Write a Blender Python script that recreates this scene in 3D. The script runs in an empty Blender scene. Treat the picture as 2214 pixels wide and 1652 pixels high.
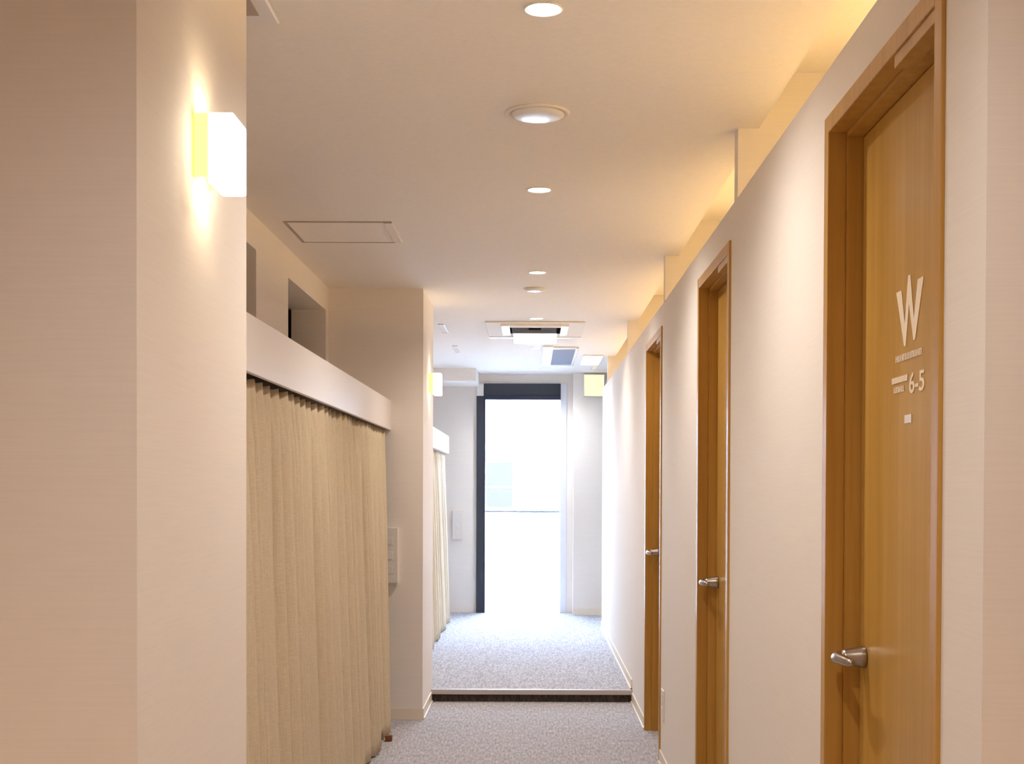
import bpy, bmesh, math, random
from mathutils import Matrix, Vector
random.seed(7)
S = bpy.context.scene
C = S.collection

# ------------------------------------------------------------------ camera
F_PX, W_PX, H_PX = 2850.0, 2214.0, 1652.0
PITCH, ROLL = math.radians(0.9), math.radians(0.2)
VPX, VPY = 1151.0, 1055.0
EYE = 1.30
cd = bpy.data.cameras.new('camera')
cam = bpy.data.objects.new('camera', cd)
C.objects.link(cam)
cd.sensor_fit = 'HORIZONTAL'
cd.sensor_width = 36.0
cd.lens = 36.0 * F_PX / W_PX
cd.shift_x = -(VPX - W_PX / 2) / W_PX
cd.shift_y = (VPY + F_PX * math.tan(PITCH) - H_PX / 2) / W_PX
cd.clip_start = 0.02
cam.matrix_world = Matrix.Translation((0, 0, EYE)) @ Matrix.Rotation(math.pi / 2 - PITCH, 4, 'X') @ Matrix.Rotation(ROLL, 4, 'Z')
S.camera = cam

# ------------------------------------------------------------------ world (overcast daylight beyond the end door) and exposure
wd = bpy.data.worlds.new('world')
S.world = wd
wd.use_nodes = True
bg = wd.node_tree.nodes['Background']
bg.inputs[0].default_value = (0.58, 0.75, 1.0, 1)
bg.inputs[1].default_value = 26.0
S.view_settings.view_transform = 'Standard'
S.view_settings.look = 'None'
S.view_settings.exposure = 1.32
S.view_settings.gamma = 1.0
S.view_settings.use_curve_mapping = False
S.cycles.max_bounces = 8
S.cycles.diffuse_bounces = 7
S.cycles.use_light_tree = False
S.cycles.sample_clamp_indirect = 40.0
S.cycles.use_denoising = True
S.cycles.adaptive_threshold = 0.025
DOWN_W = 18.0        # one corridor downlight
LOBBY_W = 42.0       # one lobby downlight
COVE_E = 12.5        # emission of the tube lamps behind the partition
SCONCE_W = 0.75
WHITE_L = (1.0, 0.92, 0.83)
WARM_L = (1.0, 0.67, 0.29)

pl = bpy.data.lights.new('door_portal', 'AREA')      # guides the sky light through the end door opening
pl.shape = 'RECTANGLE'; pl.size = 0.74; pl.size_y = 2.1
pl.cycles.is_portal = True
po = bpy.data.objects.new('door_portal', pl); C.objects.link(po)
po.location = (-0.095, 13.075, 1.12); po.rotation_euler = (math.radians(-90), 0, 0)

# ------------------------------------------------------------------ materials
def mat(name, col, rough=0.6, metal=0.0, spec=0.5, emit=None, estr=0.0):
    m = bpy.data.materials.new(name)
    m.use_nodes = True
    p = m.node_tree.nodes['Principled BSDF']
    p.inputs['Base Color'].default_value = (*col, 1)
    p.inputs['Roughness'].default_value = rough
    p.inputs['Metallic'].default_value = metal
    p.inputs['Specular IOR Level'].default_value = spec
    if emit:
        p.inputs['Emission Color'].default_value = (*emit, 1)
        p.inputs['Emission Strength'].default_value = estr
    return m

def nodes(m):
    return m.node_tree.nodes, m.node_tree.links, m.node_tree.nodes['Principled BSDF']

def grain(m, scale, ramp, bump=0.0, noise=1.0, detail=5.0, dist=0.0, rough=0.6, bump_d=0.002):
    """stretched noise -> colour ramp (+ bump), in world-sized object coordinates"""
    n, l, p = nodes(m)
    tc = n.new('ShaderNodeTexCoord')
    mp = n.new('ShaderNodeMapping')
    mp.inputs['Scale'].default_value = scale
    nz = n.new('ShaderNodeTexNoise')
    nz.inputs['Scale'].default_value = noise
    nz.inputs['Detail'].default_value = detail
    nz.inputs['Roughness'].default_value = rough
    nz.inputs['Distortion'].default_value = dist
    cr = n.new('ShaderNodeValToRGB')
    e = cr.color_ramp.elements
    e[0].position, e[0].color = ramp[0][0], (*ramp[0][1], 1)
    e[1].position, e[1].color = ramp[-1][0], (*ramp[-1][1], 1)
    for pos, c in ramp[1:-1]:
        x = e.new(pos)
        x.color = (*c, 1)
    l.new(tc.outputs['Object'], mp.inputs['Vector'])
    l.new(mp.outputs[0], nz.inputs['Vector'])
    l.new(nz.outputs['Fac'], cr.inputs['Fac'])
    l.new(cr.outputs['Color'], p.inputs['Base Color'])
    if bump:
        b = n.new('ShaderNodeBump')
        b.inputs['Strength'].default_value = bump
        b.inputs['Distance'].default_value = bump_d
        l.new(nz.outputs['Fac'], b.inputs['Height'])
        l.new(b.outputs[0], p.inputs['Normal'])
    return m

def wallpaper(name, col):
    m = mat(name, col, 0.75, spec=0.25)
    a, b = tuple(c * 0.985 for c in col), tuple(min(1, c * 1.012) for c in col)
    return grain(m, (5, 5, 230), [(0.35, a), (0.65, b)], bump=0.05, noise=1.0, detail=3, bump_d=0.001)

M = {}
M['wall'] = wallpaper('woven_wallpaper', (0.84, 0.785, 0.735))
M['ceil'] = grain(mat('ceiling_paper', (0.85, 0.80, 0.75), 0.8, spec=0.2), (60, 60, 60), [(0.3, (0.84, 0.79, 0.74)), (0.7, (0.87, 0.82, 0.77))], bump=0.04, detail=2)
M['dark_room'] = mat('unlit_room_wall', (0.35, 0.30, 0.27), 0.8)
M['carpet'] = grain(mat('carpet', (0.4, 0.38, 0.38), 0.95, spec=0.1), (95, 15, 60),
                    [(0.32, (0.26, 0.26, 0.30)), (0.5, (0.45, 0.45, 0.50)), (0.68, (0.68, 0.68, 0.73))], bump=0.5, detail=6, rough=0.75, bump_d=0.003)
M['riser'] = grain(mat('dark_carpet', (0.06, 0.045, 0.04), 0.95, spec=0.1), (90, 90, 25), [(0.3, (0.035, 0.026, 0.022)), (0.7, (0.10, 0.078, 0.065))], bump=0.4)
M['nosing'] = mat('step_nosing', (0.50, 0.46, 0.46), 0.4)
M['base'] = mat('vinyl_skirting', (0.80, 0.72, 0.62), 0.4)
M['leaf'] = grain(mat('oak_veneer_leaf', (0.5, 0.28, 0.07), 0.30, spec=0.5), (26, 26, 0.9),
                  [(0.25, (0.43, 0.235, 0.045)), (0.5, (0.50, 0.285, 0.062)), (0.75, (0.57, 0.345, 0.09))], detail=6, dist=0.3)
M['frame'] = grain(mat('oak_veneer_frame_shaded', (0.42, 0.2, 0.04), 0.36, spec=0.5), (34, 34, 1.1),  # leaf oak with the frame's shade put in as a darker, redder tone
                   [(0.25, (0.41, 0.200, 0.032)), (0.5, (0.49, 0.260, 0.050)), (0.75, (0.57, 0.325, 0.080))], detail=6, dist=0.3)
M['gasket'] = mat('dark_gasket', (0.10, 0.045, 0.015), 0.7)
M['nickel'] = mat('satin_nickel', (0.42, 0.37, 0.33), 0.30, metal=1.0)
M['letter'] = mat('cut_vinyl_lettering', (0.93, 0.80, 0.64), 0.6)
M['sticker'] = mat('pale_sticker', (0.86, 0.82, 0.84), 0.4)
M['gloss_white'] = mat('glossy_white_plastic', (0.84, 0.83, 0.83), 0.22)
M['satin_white'] = mat('satin_white_metal', (0.80, 0.78, 0.76), 0.38)
M['pelmet'] = mat('painted_pelmet', (0.80, 0.745, 0.71), 0.40)
M['slot'] = mat('air_slot_dark', (0.065, 0.038, 0.020), 0.8, spec=0.05)
M['black'] = mat('black_plastic', (0.012, 0.010, 0.010), 0.95, spec=0.0)
M['gap'] = mat('shadow_gap', (0.44, 0.37, 0.31), 0.8)
M['filter'] = grain(mat('grey_filter_mesh', (0.28, 0.30, 0.38), 0.8, spec=0.1), (300, 300, 300), [(0.3, (0.22, 0.24, 0.32)), (0.7, (0.32, 0.34, 0.44))])
M['slate'] = mat('dark_blue_grey_metal', (0.028, 0.036, 0.055), 0.38)
M['slate2'] = mat('navy_metal_edge', (0.012, 0.018, 0.055), 0.35)
M['alu'] = mat('pale_aluminium', (0.72, 0.74, 0.80), 0.4)
M['wood_block'] = mat('brown_wood_block', (0.20, 0.065, 0.015), 0.6)
M['outlet'] = mat('outlet_plastic', (0.80, 0.75, 0.70), 0.35)
M['outdoor_white'] = mat('pale_render', (0.45, 0.46, 0.47), 0.8)
M['outdoor_floor'] = mat('pale_concrete', (0.22, 0.22, 0.22), 0.8)
M['outdoor_glass'] = mat('pale_blue_window', (0.040, 0.035, 0.031), 0.6, spec=0.0)
M['rail_grey'] = mat('grey_rail', (0.30, 0.31, 0.32), 0.5)
M['shade'] = mat('lit_opal_glass', (0.9, 0.85, 0.75), 0.4, emit=(1.0, 0.90, 0.70), estr=4.0)
M['amber'] = mat('lit_amber_housing', (0.85, 0.60, 0.10), 0.5, emit=(1.0, 0.78, 0.20), estr=0.75)
M['lens'] = mat('lit_downlight_lens', (1, 1, 1), 0.3, emit=(1.0, 0.96, 0.90), estr=9.0)
M['tube'] = mat('lit_warm_tube', (1, 0.9, 0.7), 0.4, emit=WARM_L, estr=COVE_E)
M['panel_light'] = mat('lit_warm_panel', (1, 0.95, 0.85), 0.4, emit=(1.0, 0.93, 0.75), estr=0.8)
M['sign_light'] = mat('lit_cream_panel', (0.40, 0.36, 0.22), 0.5, emit=(1.0, 0.87, 0.50), estr=0.42)

def linen():
    m = mat('linen_curtain', (0.66, 0.55, 0.40), 0.9, spec=0.1)
    n, l, p = nodes(m)
    tc = n.new('ShaderNodeTexCoord')
    fac = None
    for sc in ((1, 30, 500), (1, 420, 14)):
        mp = n.new('ShaderNodeMapping'); mp.inputs['Scale'].default_value = sc
        nz = n.new('ShaderNodeTexNoise'); nz.inputs['Scale'].default_value = 1; nz.inputs['Detail'].default_value = 3
        l.new(tc.outputs['Object'], mp.inputs['Vector']); l.new(mp.outputs[0], nz.inputs['Vector'])
        if fac is None:
            fac = nz.outputs['Fac']
        else:
            a = n.new('ShaderNodeMath'); a.operation = 'ADD'
            l.new(fac, a.inputs[0]); l.new(nz.outputs['Fac'], a.inputs[1]); fac = a.outputs[0]
    h = n.new('ShaderNodeMath'); h.operation = 'MULTIPLY'; h.inputs[1].default_value = 0.5
    l.new(fac, h.inputs[0])
    cr = n.new('ShaderNodeValToRGB')
    cr.color_ramp.elements[0].position = 0.32; cr.color_ramp.elements[0].color = (0.52, 0.43, 0.30, 1)
    cr.color_ramp.elements[1].position = 0.68; cr.color_ramp.elements[1].color = (0.70, 0.60, 0.45, 1)
    l.new(h.outputs[0], cr.inputs['Fac']); l.new(cr.outputs[0], p.inputs['Base Color'])
    b = n.new('ShaderNodeBump'); b.inputs['Strength'].default_value = 0.25; b.inputs['Distance'].default_value = 0.001
    l.new(h.outputs[0], b.inputs['Height']); l.new(b.outputs[0], p.inputs['Normal'])
    return m
M['linen'] = linen()

def thin_glass():
    m = bpy.data.materials.new('thin_glass'); m.use_nodes = True
    n, l = m.node_tree.nodes, m.node_tree.links
    n.clear()
    o = n.new('ShaderNodeOutputMaterial'); t = n.new('ShaderNodeBsdfTransparent'); g = n.new('ShaderNodeBsdfGlossy')
    t.inputs[0].default_value = (0.96, 0.98, 1, 1); g.inputs['Roughness'].default_value = 0.02
    f = n.new('ShaderNodeFresnel'); f.inputs[0].default_value = 1.45
    x = n.new('ShaderNodeMixShader')
    l.new(f.outputs[0], x.inputs[0]); l.new(t.outputs[0], x.inputs[1]); l.new(g.outputs[0], x.inputs[2]); l.new(x.outputs[0], o.inputs[0])
    return m
M['glass'] = thin_glass()

# ------------------------------------------------------------------ mesh helpers
def bx(bm, x0, x1, y0, y1, z0, z1, bev=0.0, seg=2):
    r = bmesh.ops.create_cube(bm, size=1.0)
    v = r['verts']
    bmesh.ops.scale(bm, vec=(abs(x1 - x0), abs(y1 - y0), abs(z1 - z0)), verts=v)
    bmesh.ops.translate(bm, vec=((x0 + x1) / 2, (y0 + y1) / 2, (z0 + z1) / 2), verts=v)
    if bev:
        e = {e for q in v for e in q.link_edges}
        bmesh.ops.bevel(bm, geom=list(e), offset=bev, segments=seg, affect='EDGES', profile=0.5)

def lathe(bm, prof, n=40, axis='Z', center=(0, 0, 0)):
    """revolve [(r, h)...] about an axis"""
    rings = []
    for r, h in prof:
        ring = []
        for i in range(n):
            a = 2 * math.pi * i / n
            c, s = r * math.cos(a), r * math.sin(a)
            co = {'Z': (c, s, h), 'X': (h, c, s), 'Y': (c, h, s)}[axis]
            ring.append(bm.verts.new(Vector(co) + Vector(center)))
        rings.append(ring)
    for a, b in zip(rings, rings[1:]):
        for i in range(n):
            bm.faces.new((a[i], a[(i + 1) % n], b[(i + 1) % n], b[i]))
    bm.faces.new(rings[0]); bm.faces.new(rings[-1])
    bmesh.ops.recalc_face_normals(bm, faces=bm.faces)

def sweep(bm, pts, radii, n=16, squash=1.0):
    """tube through pts with a radius at each"""
    rings = []
    for i, p in enumerate(pts):
        p = Vector(p)
        d = Vector(pts[min(i + 1, len(pts) - 1)]) - Vector(pts[max(i - 1, 0)])
        d.normalize()
        up = Vector((0, 0, 1))
        s = d.cross(up).normalized()
        u = s.cross(d).normalized()
        rings.append([bm.verts.new(p + s * radii[i] * math.cos(t) + u * radii[i] * squash * math.sin(t))
                      for t in (2 * math.pi * k / n for k in range(n))])
    for a, b in zip(rings, rings[1:]):
        for i in range(n):
            bm.faces.new((a[i], a[(i + 1) % n], b[(i + 1) % n], b[i]))
    bm.faces.new(rings[0]); bm.faces.new(rings[-1])
    bmesh.ops.recalc_face_normals(bm, faces=bm.faces)

def obj(name, bm, m, parent=None, smooth=False):
    me = bpy.data.meshes.new(name)
    bm.to_mesh(me); bm.free()
    me.materials.append(M[m] if isinstance(m, str) else m)
    if smooth:
        for p in me.polygons: p.use_smooth = True
    o = bpy.data.objects.new(name, me)
    C.objects.link(o)
    if parent is not None:
        o.parent = parent
        o.matrix_parent_inverse = parent.matrix_basis.inverted()
    return o

def boxes(name, lst, m, parent=None, bev=0.0, seg=2):
    bm = bmesh.new()
    for b in lst: bx(bm, *b, bev=bev, seg=seg)
    return obj(name, bm, m, parent)

def tag(o, label, cat, group=None, kind=None):
    o['label'] = label; o['category'] = cat
    if group: o['group'] = group
    if kind: o['kind'] = kind
    return o

def thing(name, label, cat, loc=(0, 0, 0), group=None, kind=None):
    o = bpy.data.objects.new(name, None)
    o.empty_display_size = 0.1
    C.objects.link(o); o.location = loc
    return tag(o, label, cat, group, kind)

def struct(name, lst, m, label, cat, bev=0.0):
    return tag(boxes(name, lst, m, bev=bev), label, cat, kind='structure')

def lamp(name, kind, loc, power, col, parent, rot=None, **kw):
    ld = bpy.data.lights.new(name, kind)
    ld.energy = power; ld.color = col
    for k, v in kw.items(): setattr(ld, k, v)
    o = bpy.data.objects.new(name, ld); C.objects.link(o)
    o.parent = parent
    o.matrix_parent_inverse = parent.matrix_basis.inverted()
    o.location = loc
    if rot: o.rotation_euler = rot
    return o

# ------------------------------------------------------------------ main dimensions (metres; corridor runs along +Y)
XR, XRB = 0.612, 0.712          # right partition, corridor face and room face
XL = -0.612                     # pillar faces
XP = -0.79                      # pelmet face
XN = -1.14                      # wall above the pelmet
CEIL, RCEIL = 2.41, 2.58
PTOP = 2.172
STEP, HS = 8.0, 0.073
Y_END, Y_SEG = 12.95, 12.72
P1, P2 = (2.04, 2.82), (7.37, 8.11)
Y_PE = 11.55                    # far end of the partition
DOORS = [(1.968, 2.755), (4.085, 4.865), (6.235, 7.09)]
DTOP, CAS = 2.068, 0.036

# ------------------------------------------------------------------ shell
struct('floor', [(-3, 3, -3.2, STEP, -0.1, 0)], 'carpet', 'grey woven carpet of the lower corridor floor', 'floor')
fu = struct('floor_upper', [(XL, XR, STEP, P2[1], -0.1, HS), (-3, XR, P2[1], Y_PE, -0.1, HS), (-3, 3, Y_PE, Y_END + 0.02, -0.1, HS), (-3, XL, STEP, P2[1], -0.1, 0), (XR, 3, STEP, Y_PE, -0.1, 0)], 'carpet',
            'grey carpet of the raised floor beyond the step', 'floor')
boxes('riser', [(XL + 0.001, XR - 0.001, STEP - 0.006, STEP - 0.0005, 0, HS - 0.025)], 'riser', fu)
boxes('nosing', [(XL + 0.001, XR - 0.001, STEP - 0.022, STEP + 0.012, HS - 0.028, HS + 0.002)], 'nosing', fu, bev=0.003)
struct('ceiling', [(-3, 0.687, 1.857, Y_END, CEIL, CEIL + 0.3), (-3, 3, -3.2, 1.857, CEIL, CEIL + 0.3), (0.687, 3, 11.3, Y_END, CEIL, CEIL + 0.3)],
       'ceil', 'plain cream ceiling of the corridor', 'ceiling')
struct('ceiling_rooms', [(0.687, 3, 1.857, 11.3, RCEIL, CEIL + 0.3)], 'ceil', 'raised ceiling above the rooms behind the partition', 'ceiling')
struct('trim_1', [(0.687, 0.695, 1.86, 11.3, CEIL, RCEIL)], 'satin_white', 'pale metal edge strip along the corridor ceiling', 'trim')
struct('wall_back', [(-3, 3, -3.3, -3.2, -0.1, CEIL + 0.3)], 'wall', 'lobby wall behind the viewpoint', 'wall')
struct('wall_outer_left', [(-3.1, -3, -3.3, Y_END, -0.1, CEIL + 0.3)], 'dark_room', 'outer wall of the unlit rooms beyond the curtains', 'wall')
struct('wall_outer_right', [(3, 3.1, -3.3, Y_END + 0.1, -0.1, CEIL + 0.3)], 'wall', 'outer wall of the rooms behind the doors', 'wall')
struct('wall_left_lobby', [(-3, -1.33, P1[0], P1[0] + 0.12, 0, CEIL)], 'wall', 'lobby wall running on from the near pillar', 'wall')
struct('wall_left_pillar_near', [(-1.33, XL, P1[0], P1[1], 0, CEIL)], 'wall', 'near wallpapered pillar carrying the glowing box sconce', 'pillar')
struct('wall_left_pillar_far', [(-1.33, XL, P2[0], P2[1], 0, CEIL)], 'wall', 'wallpapered pillar at the end of the long curtain', 'pillar')

def wall_x(name, x0, x1, y0, y1, z0, z1, holes, m, label):
    """wall in a Y-Z plane with rectangular holes (ya, yb, za, zb), ordered along Y"""
    lst, y = [], y0
    for ya, yb, za, zb in holes:
        if ya > y: lst.append((x0, x1, y, ya, z0, z1))
        if za > z0: lst.append((x0, x1, ya, yb, z0, za))
        if zb < z1: lst.append((x0, x1, ya, yb, zb, z1))
        y = yb
    if y < y1: lst.append((x0, x1, y, y1, z0, z1))
    return struct(name, lst, m, label, 'wall')

wall_x('wall_left', -1.33, XN, P1[1], P2[0], 0, CEIL, [(4.32, 5.44, 1.95, 2.275), (6.15, 7.27, 1.95, 2.275)], 'wall', 'cream wall with square openings above the curtain pelmet')
struct('wall_left_far', [(-1.33, XN, P2[1], Y_END, HS, CEIL)], 'wall', 'wall behind the far curtain beyond the step', 'wall')
wall_x('wall_right', XR, XRB, 1.787, Y_PE, 0, PTOP, [(a, b, 0, DTOP) for a, b in DOORS], 'wall', 'long white partition with three wooden doors, open above')
ROOMW = [(4.08, 4.147), (6.305, 6.375), (8.76, 8.84), (11.10, 11.18)]
for i, (a, b) in enumerate(ROOMW):
    nth = ['above the middle door', 'above the farthest door', 'past the farthest door', 'by the end of the partition'][i]
    struct('wall_cross_%d' % (i + 1), [(XRB, 3, a, b, 0, RCEIL), (0.63, XRB, a, b, PTOP, CEIL), (0.687, XRB, a, b, CEIL, RCEIL)], 'wall',
           'cross wall rising over the partition ' + nth, 'wall')
struct('wall_right_lobby', [(XRB, 3, 1.787, 1.857, 0, CEIL)], 'wall', 'front wall of the first room beside the partition end', 'wall')
OX0, OX1, OZ = -0.4635, 0.272, 2.163
struct('wall_end', [(-3, -0.55, Y_END, Y_END + 0.12, -0.1, CEIL + 0.3), (-0.55, 0.335, Y_END, Y_END + 0.12, 2.322, CEIL + 0.3),
                    (0.335, 3, Y_END, Y_END + 0.12, -0.1, CEIL + 0.3), (-0.55, 0.335, Y_END, Y_END + 0.12, -0.1, HS - 0.002)], 'wall',
       'white end wall around the glass door', 'wall')
struct('wall_end_return', [(0.395, 3, Y_SEG, Y_END, HS, CEIL)], 'wall', 'narrow wall panel on the right of the glass door', 'wall')
struct('trim_2', [(XN, -0.525, 12.26, Y_END, 2.29, CEIL)], 'ceil', 'boxed white bulkhead under the ceiling beside the end door', 'bulkhead')

# skirting boards: body plus a toe lip
def skirt(name, runs, z, label):
    lst = []
    for (x0, x1, y0, y1, nx, ny) in runs:
        t, k = 0.007, 0.013
        if nx: lst += [(x0, x0 + nx * t, y0, y1, z, z + 0.062), (x0, x0 + nx * k, y0, y1, z, z + 0.010)]
        else: lst += [(x0, x1, y0, y0 + ny * t, z, z + 0.062), (x0, x1, y0, y0 + ny * k, z, z + 0.010)]
    lst = [(min(a, b), max(a, b), min(c, d), max(c, d), e, f) for a, b, c, d, e, f in lst]
    return struct(name, lst, 'base', label, 'skirting')
skirt('baseboard_left', [(XP, XL + 0.007, P2[0], 0, 0, -1), (XL, 0, P2[0], STEP - 0.023, 1, 0)], 0, 'cream skirting round the foot of the far pillar')
skirt('baseboard_near', [(-3, XL + 0.007, P1[0], 0, 0, -1), (XL, 0, P1[0], P1[1], 1, 0)], 0, 'cream skirting round the foot of the near pillar')
rr, yy = [], 1.787
for a, b in DOORS:
    rr.append((XR, 0, yy, a, -1, 0)); yy = b
rr.append((XR, 0, yy, STEP - 0.023, -1, 0))
skirt('baseboard_right', rr, 0, 'cream skirting along the partition between the doors')
skirt('baseboard_upper', [(XR, 0, STEP + 0.013, Y_PE, -1, 0)], HS, 'cream skirting along the raised floor')
skirt('baseboard_end', [(0.395, 3, Y_SEG, 0, 0, -1)], HS, 'cream skirting under the end wall panel')

# ------------------------------------------------------------------ doors
def make_door(n, y0, y1, label, lettering=False):
    d = thing('door_%d' % n, label, 'door', (XR, y0, 0), kind='structure')
    ya, yb, zt = y0 + CAS, y1 - CAS, DTOP - CAS
    f = XR - 0.007                                   # casing stands proud of the wallpaper
    for nm, b in (('casing', (f, XR + 0.031, y0 + 0.0005, ya, 0, DTOP - 0.0005)), ('casing', (f, XR + 0.031, yb, y1 - 0.0005, 0, DTOP - 0.0005)),
                  ('head_casing', (f, XR + 0.031, ya, yb, zt, DTOP - 0.0005))):
        boxes(nm, [b], 'frame', d, bev=0.0015)
    st = 0.010                                       # door stop: narrower inner part of the frame
    boxes('stop', [(XR + 0.031, XRB, y0 + 0.0005, ya + st, 0, DTOP - 0.0005)], 'frame', d)
    boxes('stop', [(XR + 0.031, XRB, yb - st, y1 - 0.0005, 0, DTOP - 0.0005)], 'frame', d)
    boxes('head_stop', [(XR + 0.031, XRB, ya + st, yb - st, zt - st, DTOP - 0.0005)], 'frame', d)
    la, lb, lz = ya + st + 0.003, yb - st - 0.003, zt - st - 0.003
    boxes('gasket', [(0.682, 0.686, yb - st - 0.004, yb - st, 0.008, lz), (0.682, 0.686, la - 0.003, yb - st, lz, zt - st)], 'gasket', d)
    lf = boxes('leaf', [(0.675, 0.710, la, lb, 0.008, lz)], 'leaf', d, bev=0.001)
    # lever handle near the far edge
    hy, hz = lb - 0.042, 0.96
    h = bpy.data.objects.new('handle', None); C.objects.link(h); h.parent = d
    h.matrix_parent_inverse = d.matrix_basis.inverted(); h.location = (0.675, hy, hz); h['label'] = 'satin nickel lever handle'
    bm = bmesh.new()
    lathe(bm, [(0.021, 0.6748), (0.0225, 0.671), (0.0215, 0.664), (0.018, 0.650), (0.0155, 0.634), (0.0145, 0.626)], 32, 'X', (0, hy, hz))
    o = obj('rose', bm, 'nickel', None, True); o.parent = h; o.matrix_parent_inverse = Matrix.Translation((-0.675, -hy, -hz))
    bm = bmesh.new()
    pts = [(0.632, hy + 0.004, hz), (0.622, hy + 0.0, hz), (0.617, hy - 0.014, hz), (0.616, hy - 0.035, hz), (0.618, hy - 0.070, hz + 0.001), (0.622, hy - 0.102, hz + 0.001), (0.6225, hy - 0.108, hz + 0.001)]
    sweep(bm, pts, [0.010, 0.0145, 0.0145, 0.0125, 0.0105, 0.0085, 0.004], 18, 0.9)
    o = obj('lever', bm, 'nickel', None, True); o.parent = h; o.matrix_parent_inverse = Matrix.Translation((-0.675, -hy, -hz))
    # concealed closer: track under the head, pivot knob and the arm plate on the leaf
    boxes('closer_track', [(f + 0.004, XR + 0.029, ya + 0.0005, ya + 0.235, zt - 0.022, zt)], 'frame', d, bev=0.001)
    bm = bmesh.new()
    lathe(bm, [(0.012, 0.676), (0.012, 0.662), (0.016, 0.660), (0.016, 0.648), (0.011, 0.643)], 24, 'X', (0, ya + 0.075, zt - 0.040))
    obj('closer_pivot', bm, 'nickel', d, True)
    boxes('closer_plate', [(0.668, 0.675, ya + 0.03, ya + 0.17, lz - 0.030, lz - 0.006)], 'leaf', d, bev=0.001)
    return d

d1 = make_door(1, *DOORS[0], 'nearest oak door, lettered W and 6-5')
make_door(2, *DOORS[1], 'middle oak door of the three in the partition')
make_door(3, *DOORS[2], 'farthest oak door, close before the step')

def poly_letters(name, polys, parent, m='letter', x=0.6745, t=0.0006):
    """flat cut lettering on the leaf; polygons are (Y, z), read from the corridor (left = larger Y)"""
    bm = bmesh.new()
    for k, p in enumerate(polys):
        vs = [bm.verts.new((x - 0.0001 * (k % 3), y, z)) for y, z in p]
        bm.faces.new(vs)
    r = bmesh.ops.extrude_face_region(bm, geom=list(bm.faces))
    bmesh.ops.translate(bm, vec=(-t, 0, 0), verts=[v for v in r['geom'] if isinstance(v, bmesh.types.BMVert)])
    bmesh.ops.recalc_face_normals(bm, faces=bm.faces)
    return obj(name, bm, m, parent)

def stroke(a, b, wa, wb):
    (y0, z0), (y1, z1) = a, b
    return [(y0 + wa / 2, z0), (y0 - wa / 2, z0), (y1 - wb / 2, z1), (y1 + wb / 2, z1)]
YW = lambda u: 2.452 - u * 0.166      # u: 0 at the left of the lettering, 1 at the right
W = [[(YW(u), z) for u, z in ((0.00, 1.664), (0.20, 1.664), (0.345, 1.600), (0.46, 1.684), (0.54, 1.684), (0.685, 1.602), (0.82, 1.668), (1.03, 1.668),
                             (0.735, 1.564), (0.675, 1.564), (0.50, 1.632), (0.385, 1.559), (0.325, 1.559))]]
poly_letters('letter_w', W, d1)
glyphs = []
def tiny_row(u0, u1, z0, z1, n):
    """row of tiny capitals, too small to read in the photograph: bars only"""
    w = (u1 - u0) / n
    for k in range(n):
        u = u0 + k * w
        zr = (z1 - z0)
        for q in (0.05, 0.62):
            glyphs.append(stroke((YW(u + q * w), z1), (YW(u + q * w), z0), 0.0045, 0.0045))
        zm = z0 + zr * random.choice((0.12, 0.5, 0.9))
        glyphs.append([(YW(u + 0.05 * w), zm - 0.001), (YW(u + 0.62 * w), zm - 0.001), (YW(u + 0.62 * w), zm + 0.001), (YW(u + 0.05 * w), zm + 0.001)])
tiny_row(0.0, 1.0, 1.534, 1.546, 10)
tiny_row(-0.15, 0.47, 1.496, 1.507, 9)
tiny_row(-0.06, 0.35, 1.478, 1.489, 4)
poly_letters('small_lettering', glyphs, d1)
poly_letters('sticker', [[(YW(0.36), 1.419), (YW(0.62), 1.419), (YW(0.62), 1.434), (YW(0.36), 1.434)]], d1, 'sticker')
def font_letters(name, text, y, z, size, parent):
    cu = bpy.data.curves.new(name, 'FONT'); cu.body = text; cu.size = size; cu.extrude = 0.0004; cu.offset = 0.0007; cu.align_x = 'LEFT'
    tmp = bpy.data.objects.new('tmp_' + name, cu); C.objects.link(tmp)
    bpy.context.view_layer.update()
    me = bpy.data.meshes.new_from_object(tmp.evaluated_get(bpy.context.evaluated_depsgraph_get()))
    bpy.data.objects.remove(tmp)
    # text x -> -Y, text y -> Z, normal -> -X
    me.transform(Matrix(((0, 0, -1, 0.6742), (-1.45, 0, 0, y), (0, 1, 0, z), (0, 0, 0, 1))))
    me.materials.clear(); me.materials.append(M['letter']); me.name = name
    o = bpy.data.objects.new(name, me); C.objects.link(o); o.parent = parent
    o.matrix_parent_inverse = parent.matrix_basis.inverted()
    return o
font_letters('room_number', '6-5', YW(0.52), 1.472, 0.050, d1)

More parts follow.
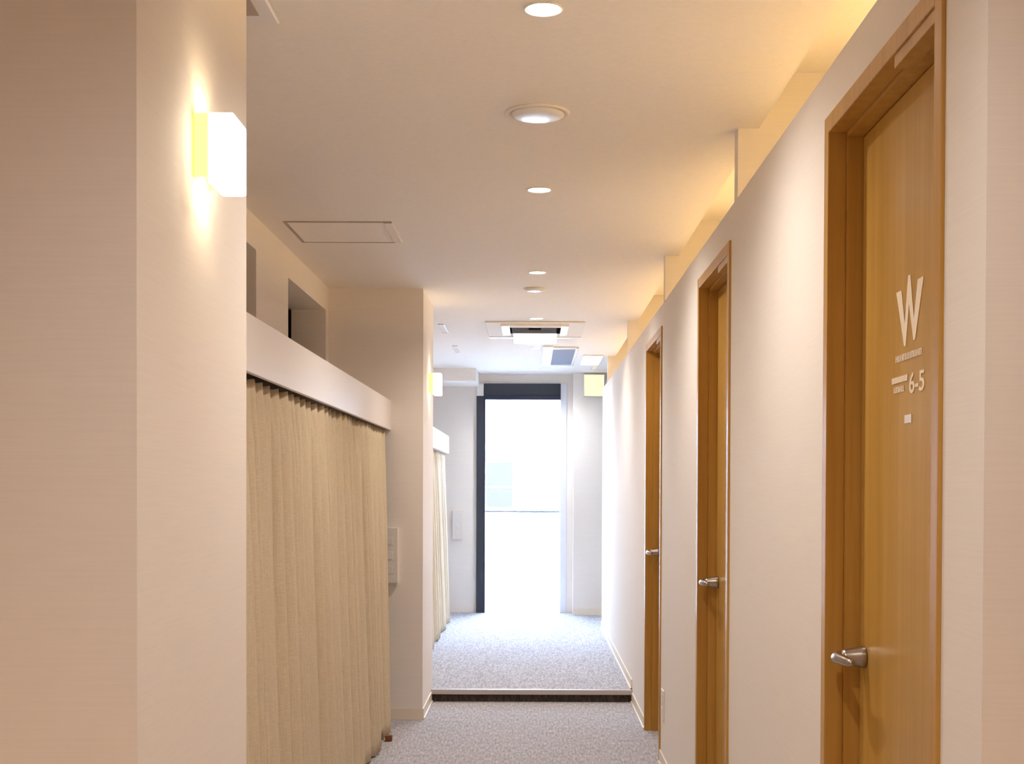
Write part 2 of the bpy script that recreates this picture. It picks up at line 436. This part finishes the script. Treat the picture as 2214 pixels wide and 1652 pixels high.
# ------------------------------------------------------------------ curtains and pelmets
def curtain(name, y0, y1, z0, z1, x0, label, seed):
    rnd = random.Random(seed)
    ny, nz = int((y1 - y0) * 110), 26
    # irregular fold positions
    ks, y = [], y0 - 0.1
    while y < y1 + 0.2:
        ks.append((y, rnd.uniform(0.35, 1.0))); y += rnd.choice((0.07, 0.09, 0.11, 0.15, 0.20))
    def fold(y):
        for (a, p), (b, q) in zip(ks, ks[1:]):
            if a <= y < b:
                t = (y - a) / (b - a)
                return -(p * (1 - t) + q * t) * (1 - abs(math.sin(math.pi * t)) ** 0.6) + 0.25 * math.sin(y * 9.0)
        return 0
    bm = bmesh.new()
    grid = []
    for j in range(nz + 1):
        v = j / nz                                  # 0 top .. 1 bottom
        row = []
        for i in range(ny + 1):
            y = y0 + (y1 - y0) * i / ny
            t = max(0.0, (y - (y1 - 1.0)) / 1.0)
            yy = y - 0.34 * v * t * t                 # the free edge swings forward at the hem
            pl = (y % 0.125) / 0.125                 # pinch pleats at the heading
            pin = max(0.0, 1 - v * 9)
            wob = fold(y + 0.012 * math.sin(3 * v + y)) * (0.016 + 0.032 * min(1, v * 3))
            x = x0 + wob + 0.062 * v - pin * 0.024 * (1 - abs(2 * pl - 1)) ** 1.5
            z = z1 + (z0 - z1) * v - (0.009 * (1 - abs(2 * pl - 1)) if j == 0 else 0)
            row.append(bm.verts.new((x, yy, z)))
        grid.append(row)
    for a, b in zip(grid, grid[1:]):
        for i in range(ny):
            bm.faces.new((a[i], a[i + 1], b[i + 1], b[i]))
    o = obj(name, bm, 'linen', None, True)
    s = o.modifiers.new('cloth_thickness', 'SOLIDIFY'); s.thickness = 0.002
    tag(o, label, 'curtain')
    return o

def pelmet(y0, y1, label, cl, z0):
    p = thing('pelmet', label, 'pelmet', (XP, (y0 + y1) / 2, 1.621))
    boxes('front_board', [(XP - 0.018, XP, y0, y1, 1.621, 1.784)], 'pelmet', p, bev=0.002)
    boxes('top_board', [(XN, XP - 0.018, y0, y1, 1.766, 1.784)], 'pelmet', p)
    boxes('curtain_track', [(XP - 0.062, XP - 0.038, y0 + 0.02, y1 - 0.02, 1.640, 1.766)], 'slot', p)
    curtain('curtain', y0 + 0.03, y1 - 0.075, z0 + 0.008, 1.617, XP - 0.026, cl, int(y0 * 10))
pelmet(P1[1] + 0.001, P2[0] - 0.001, 'long white pelmet board over the near curtain', 'long beige linen curtain between the two pillars', 0)
pelmet(P2[1] + 0.001, 12.5, 'white pelmet board beyond the step', 'beige linen curtain beyond the step, behind the far pillar', HS)
b = boxes('floor_stop', [(-0.750, -0.715, 6.72, 6.755, 0.0, 0.030)], 'wood_block', bev=0.002)
tag(b, 'small brown wooden block on the floor at the curtain end', 'floor stop')

# ------------------------------------------------------------------ ceiling fittings
def downlight(x, y, label, power, group='recessed corridor downlights', col=WHITE_L):
    d = thing('downlight', label, 'downlight', (x, y, CEIL), group)
    bm = bmesh.new()
    n = 40
    prof = [(0.047, 0.0), (0.047, -0.003), (0.044, -0.0045), (0.041, -0.003), (0.040, -0.0008)]
    rings = []
    for r, h in prof:
        rings.append([bm.verts.new((x + r * math.cos(2 * math.pi * i / n), y + r * math.sin(2 * math.pi * i / n), CEIL + h)) for i in range(n)])
    for a, b in zip(rings, rings[1:]):
        for i in range(n): bm.faces.new((a[i], a[(i + 1) % n], b[(i + 1) % n], b[i]))
    obj('trim_ring', bm, 'satin_white', d, True)
    bm = bmesh.new()
    lathe(bm, [(0.0405, -0.0005), (0.0405, -0.0015), (0.02, -0.0022), (0.002, -0.0024)], n, 'Z', (x, y, CEIL))
    obj('lens', bm, 'lens', d, True)
    lamp('lamp', 'SPOT', (x, y, CEIL - 0.02), power, col, d, spot_size=math.radians(150), spot_blend=0.9, shadow_soft_size=0.03)
    return d
for y, lb in ((3.07, 'round white downlight nearest the viewpoint, before the first dome vent'), (4.92, 'round white downlight between the dome vent and the access panel'),
              (6.80, 'round white downlight just before the flat ceiling disc'), (8.64, 'round white downlight just before the air conditioner'),
              (10.5, 'small round downlight beyond the air conditioner, beside the grille')):
    downlight(0.022, y, lb, DOWN_W)
downlight(0.022, 12.35, 'faint round downlight right before the glass end door', DOWN_W * 1.2, col=(0.93, 0.96, 1.0))
for y in (1.22, -0.63):
    downlight(0.022, y, 'round downlight in the lobby ceiling behind the viewpoint', DOWN_W * (1.0 if y > 0 else 0.4), 'lobby downlights')
for x, y in ((-1.4, -0.3), (1.5, -0.9), (0.02, -2.4)):
    downlight(x, y, 'round downlight in the lobby ceiling behind the viewpoint', LOBBY_W, 'lobby downlights', (1.0, 0.62, 0.32))

def dish(name, x, y, r, drop, label, cat):
    d = thing(name, label, cat, (x, y, CEIL))
    bm = bmesh.new()
    lathe(bm, [(r, 0.0), (r, -0.004), (r * 0.97, -0.007), (r * 0.90, -0.007), (r * 0.86, -0.004)], 48, 'Z', (x, y, CEIL))
    obj('rim', bm, 'ceil', d, True)
    bm = bmesh.new()
    lathe(bm, [(r * 0.84, -0.005), (r * 0.82, -0.007 - drop * 0.3), (r * 0.68, -0.007 - drop * 0.75), (r * 0.4, -0.007 - drop), (0.002, -0.007 - drop)], 48, 'Z', (x, y, CEIL))
    obj('cover', bm, 'gloss_white', d, True)
dish('dome_vent', 0.012, 3.915, 0.095, 0.010, 'large round domed vent cover on the ceiling, nearest of its kind', 'vent')
dish('ceiling_disc', 0.010, 7.36, 0.062, 0.010, 'small flat white disc on the ceiling behind the third downlight', 'smoke alarm')
dish('dome_vent', 0.004, 10.07, 0.082, 0.010, 'round domed vent cover just beyond the air conditioner', 'vent')

# access panel
t = thing('access_panel', 'square flush access panel in the ceiling above the long curtain', 'hatch', (-0.82, 5.75, CEIL))
ax0, ax1, ay0, ay1 = -1.046, -0.592, 5.52, 5.985
boxes('frame', [(ax0, ax1, ay0, ay0 + 0.012, CEIL - 0.004, CEIL), (ax0, ax1, ay1 - 0.012, ay1, CEIL - 0.004, CEIL),
                (ax0, ax0 + 0.012, ay0 + 0.012, ay1 - 0.012, CEIL - 0.004, CEIL)], 'gap', t)
boxes('edge_strip', [(ax1 - 0.032, ax1, ay0 + 0.012, ay1 - 0.012, CEIL - 0.007, CEIL)], 'gloss_white', t)
boxes('panel', [(ax0 + 0.014, ax1 - 0.034, ay0 + 0.014, ay1 - 0.014, CEIL - 0.003, CEIL)], 'ceil', t)

# ceiling vent unit at the near pillar
t = thing('ceiling_vent', 'white ceiling vent unit showing beside the near pillar top', 'vent', (-0.83, 2.93, CEIL))
boxes('panel', [(-1.06, -0.604, 2.83, 3.15, CEIL - 0.012, CEIL)], 'satin_white', t, bev=0.004)
for k in range(5):
    x = -0.975 + k * 0.075
    boxes('louvre', [(x, x + 0.035, 2.86, 3.085, CEIL - 0.014, CEIL - 0.012)], 'gap', t)

# ceiling cassette air conditioner
t = thing('air_conditioner', 'white ceiling air conditioner with a dark air slot and hanging flap', 'air conditioner', (0.015, 9.2, CEIL))
boxes('base_panel', [(-0.32, 0.35, 8.80, 9.66, CEIL - 0.010, CEIL)], 'ceil', t, bev=0.003)
for x0, x1 in ((-0.215, -0.158), (0.190, 0.243)):
    boxes('side_cheek', [(x0, x1, 8.86, 9.37, CEIL - 0.026, CEIL - 0.010)], 'gloss_white', t, bev=0.003)
boxes('front_bar', [(-0.158, 0.190, 8.86, 8.93, CEIL - 0.026, CEIL - 0.010)], 'ceil', t, bev=0.003)
boxes('air_slot', [(-0.158, 0.190, 8.93, 9.37, CEIL - 0.014, CEIL - 0.010)], 'slot', t)
boxes('slot_end', [(0.166, 0.190, 8.94, 9.30, CEIL - 0.022, CEIL - 0.014)], 'black', t)
boxes('slot_end', [(-0.158, -0.146, 8.94, 9.30, CEIL - 0.022, CEIL - 0.014)], 'black', t)
boxes('sensor', [(-0.030, 0.055, 8.95, 9.08, CEIL - 0.024, CEIL - 0.014)], 'black', t, bev=0.002)
bm = bmesh.new()
bx(bm, -0.140, 0.172, -0.14, 0.14, -0.004, 0.004, bev=0.002)
bmesh.ops.rotate(bm, verts=bm.verts, cent=(0, 0, 0), matrix=Matrix.Rotation(math.radians(-9), 3, 'X'))
bmesh.ops.translate(bm, verts=bm.verts, vec=(0, 9.46, CEIL - 0.037))
obj('flap', bm, 'gloss_white', t)
boxes('rear_bar', [(-0.32, 0.35, 9.60, 9.66, CEIL - 0.016, CEIL - 0.010)], 'gloss_white', t, bev=0.002)
t.location.z -= 0.0015

# return air grille
t = thing('ceiling_grille', 'ceiling grille with grey filter and wide white border beyond the air conditioner', 'grille', (0.21, 11.2, CEIL))
boxes('border', [(0.080, 0.160, 10.30, 12.10, CEIL - 0.014, CEIL)], 'gloss_white', t, bev=0.003)
boxes('border', [(0.340, 0.362, 10.38, 11.86, CEIL - 0.014, CEIL)], 'gloss_white', t, bev=0.003)
boxes('border', [(0.160, 0.340, 10.36, 10.44, CEIL - 0.014, CEIL)], 'gloss_white', t, bev=0.003)
boxes('border', [(0.160, 0.340, 11.78, 11.86, CEIL - 0.014, CEIL)], 'gloss_white', t, bev=0.003)
boxes('filter', [(0.160, 0.340, 10.44, 11.78, CEIL - 0.008, CEIL)], 'filter', t)

# short slim ceiling rails
for x, y0, y1, lb in ((-0.625, 8.96, 9.44, 'short slim white ceiling rail just past the far pillar, beside the air conditioner'),
                      (-0.61, 10.32, 10.80, 'short slim white ceiling rail beside the farthest dome vent'),
                      (0.565, 11.85, 12.30, 'short slim white ceiling rail behind the glowing ceiling panel')):
    t = thing('ceiling_rail', lb, 'rail', (x, (y0 + y1) / 2, CEIL), 'slim ceiling rails')
    boxes('track', [(x - 0.020, x + 0.020, y0, y1, CEIL - 0.005, CEIL)], 'gloss_white', t, bev=0.002)
    for yb in (y0, y1 - 0.012):
        boxes('end_cap', [(x - 0.022, x + 0.022, yb, yb + 0.012, CEIL - 0.0065, CEIL)], 'gloss_white', t, bev=0.002)

# glowing fittings by the end door
t = thing('ceiling_lamp', 'small rectangular glowing ceiling lamp near the end wall', 'ceiling lamp', (0.50, 11.4, CEIL))
boxes('housing', [(0.420, 0.590, 11.0, 11.78, CEIL - 0.010, CEIL)], 'satin_white', t, bev=0.002)
boxes('diffuser', [(0.428, 0.582, 11.01, 11.77, CEIL - 0.014, CEIL - 0.010)], 'panel_light', t)
t = thing('lightbox', 'square cream glowing lightbox high on the end wall panel', 'wall lamp', (0.58, Y_SEG, 2.2))
boxes('case', [(0.490, 0.690, Y_SEG - 0.045, Y_SEG, 2.180, 2.392)], 'satin_white', t, bev=0.003)
boxes('face', [(0.496, 0.684, Y_SEG - 0.052, Y_SEG - 0.045, 2.186, 2.386)], 'sign_light', t)

# ------------------------------------------------------------------ wall sconces
def sconce(yc, label):
    z0, z1 = 1.845, 1.973
    s = thing('wall_sconce', label, 'wall lamp', (XL, yc, 1.91), 'box sconces on the pillars')
    ya, yb = yc - 0.055, yc + 0.055
    boxes('back_plate', [(XL, XL + 0.003, ya + 0.005, yb - 0.005, z0 + 0.012, z1 - 0.004)], 'satin_white', s)
    # amber housing: two cheeks and a front, open at the top and bottom
    boxes('housing', [(XL + 0.003, XL + 0.027, ya, ya + 0.004, z0 + 0.012, z1 - 0.002), (XL + 0.003, XL + 0.027, yb - 0.004, yb, z0 + 0.012, z1 - 0.002),
                      (XL + 0.023, XL + 0.027, ya + 0.004, yb - 0.004, z0 + 0.012, z1 - 0.002)], 'amber', s)
    boxes('shade', [(XL + 0.027, XL + 0.073, ya, yb, z0, z1)], 'shade', s, bev=0.004)
    for sg, zz in ((1, z1 - 0.03), (-1, z0 + 0.04)):
        lamp('lamp', 'SPOT', (XL + 0.013, yc, zz), SCONCE_W, (1.0, 0.74, 0.36), s, rot=(math.pi if sg > 0 else 0, 0, 0),
             spot_size=math.radians(100), spot_blend=0.7, shadow_soft_size=0.006)
sconce(2.432, 'glowing white box sconce on the near pillar')
sconce(7.80, 'glowing white box sconce on the far pillar, just before the step')

# warm tube lamps lying behind the partition top, one to a room
edges = [1.857] + [v for ab in ROOMW for v in ab]
for i in range(4):
    a, b = edges[2 * i] + 0.2, edges[2 * i + 1] - 0.2
    nm = ['nearest', 'second', 'third', 'fourth'][i]
    t = thing('cove_lamp', 'warm tube lamp hidden behind the partition in the %s room' % nm, 'tube lamp', (0.75, (a + b) / 2, 2.08), 'cove lamps behind the partition')
    boxes('channel', [(0.955, 1.025, a, b, 2.138, 2.152)], 'satin_white', t)
    for yb in (a + 0.1, b - 0.12):
        boxes('bracket', [(XRB, 0.955, yb, yb + 0.02, 2.138, 2.150)], 'satin_white', t)
    bm = bmesh.new()
    lathe(bm, [(0.012, a + 0.01), (0.012, b - 0.01)], 12, 'Y', (0.990, 0, 2.166))
    obj('tube', bm, 'tube', t, True)

# ------------------------------------------------------------------ wall plates
def wall_unit(x0, x1, y, z0, z1, label):
    t = thing('wall_controller', label, 'control panel', ((x0 + x1) / 2, y, z0), 'upright control panels')
    boxes('case', [(x0, x1, y - 0.026, y, z0, z1)], 'outlet', t, bev=0.004)
    xm = (x0 + x1) / 2
    for k in range(3):
        zz = z0 + (z1 - z0) * (0.24 + 0.26 * k)
        boxes('button', [(xm - 0.018, xm + 0.018, y - 0.029, y - 0.026, zz - 0.022, zz + 0.022)], 'satin_white', t, bev=0.001)
    boxes('bottom_clip', [(x0 + 0.015, x1 - 0.015, y - 0.016, y, z0 - 0.014, z0)], 'outlet', t)
wall_unit(-0.840, -0.748, P2[0], 0.765, 1.077, 'slim upright control panel on the far pillar beside the curtain edge')
wall_unit(-0.785, -0.685, Y_END, 0.79, 1.08, 'slim upright control panel on the end wall beside the glass door')
t = thing('wall_outlet', 'white socket plate low on the partition between the middle and farthest doors', 'socket', (XR, 6.11, 0.28))
boxes('plate', [(XR - 0.007, XR, 6.065, 6.150, 0.225, 0.365)], 'outlet', t, bev=0.002)
for z in (0.265, 0.325):
    boxes('socket', [(XR - 0.0095, XR - 0.007, 6.085, 6.130, z - 0.018, z + 0.018)], 'satin_white', t, bev=0.001)

# ------------------------------------------------------------------ end door: dark frame and glass
d = thing('door_4', 'tall glass door with a dark slate frame at the corridor end', 'door', (-0.1, Y_END, HS), kind='structure')
boxes('header', [(-0.48, OX1, Y_END - 0.03, Y_END + 0.10, OZ + 0.045, 2.321)], 'slate', d, bev=0.003)
boxes('header_rail', [(-0.48, OX1, Y_END - 0.036, Y_END + 0.10, OZ, OZ + 0.045)], 'slate2', d, bev=0.003)
boxes('jamb', [(-0.549, -0.478, Y_END - 0.035, Y_END + 0.10, HS, 2.198)], 'slate', d, bev=0.003)
boxes('jamb_edge', [(-0.478, OX0, Y_END - 0.030, Y_END + 0.11, HS, OZ)], 'slate2', d, bev=0.002)
boxes('corner_board', [(-0.549, -0.481, Y_END - 0.030, Y_END + 0.10, 2.200, 2.321)], 'satin_white', d, bev=0.002)
boxes('white_jamb', [(OX1 + 0.0005, 0.334, Y_END - 0.012, Y_END + 0.11, HS, 2.321)], 'alu', d, bev=0.002)
boxes('pane', [(OX0 + 0.001, OX1 - 0.001, Y_END + 0.055, Y_END + 0.061, HS + 0.002, OZ - 0.002)], 'glass', d)
boxes('mid_rail', [(OX0 + 0.001, OX1 - 0.001, Y_END + 0.062, Y_END + 0.074, 1.056, 1.076)], 'rail_grey', d, bev=0.002)

# ------------------------------------------------------------------ outdoors beyond the glass
struct('ground_outside', [(-8, 8, Y_END + 0.12, 40, -0.2, 0.03)], 'outdoor_floor', 'pale paving outside the glass door', 'paving')
t = thing('building', 'pale building seen washed out through the glass door', 'building', (0, 22, 0.03))
boxes('wall', [(-8, 8, 22, 22.4, 0.03, 3.2)], 'outdoor_white', t)
f = boxes('window', [(-0.80, -0.30, 21.95, 22.0, 0.95, 1.75)], 'outdoor_white', t)
boxes('pane', [(-0.77, -0.33, 21.94, 21.95, 0.98, 1.30)], 'outdoor_glass', f)
boxes('pane', [(-0.77, -0.33, 21.94, 21.95, 1.33, 1.72)], 'outdoor_glass', f)
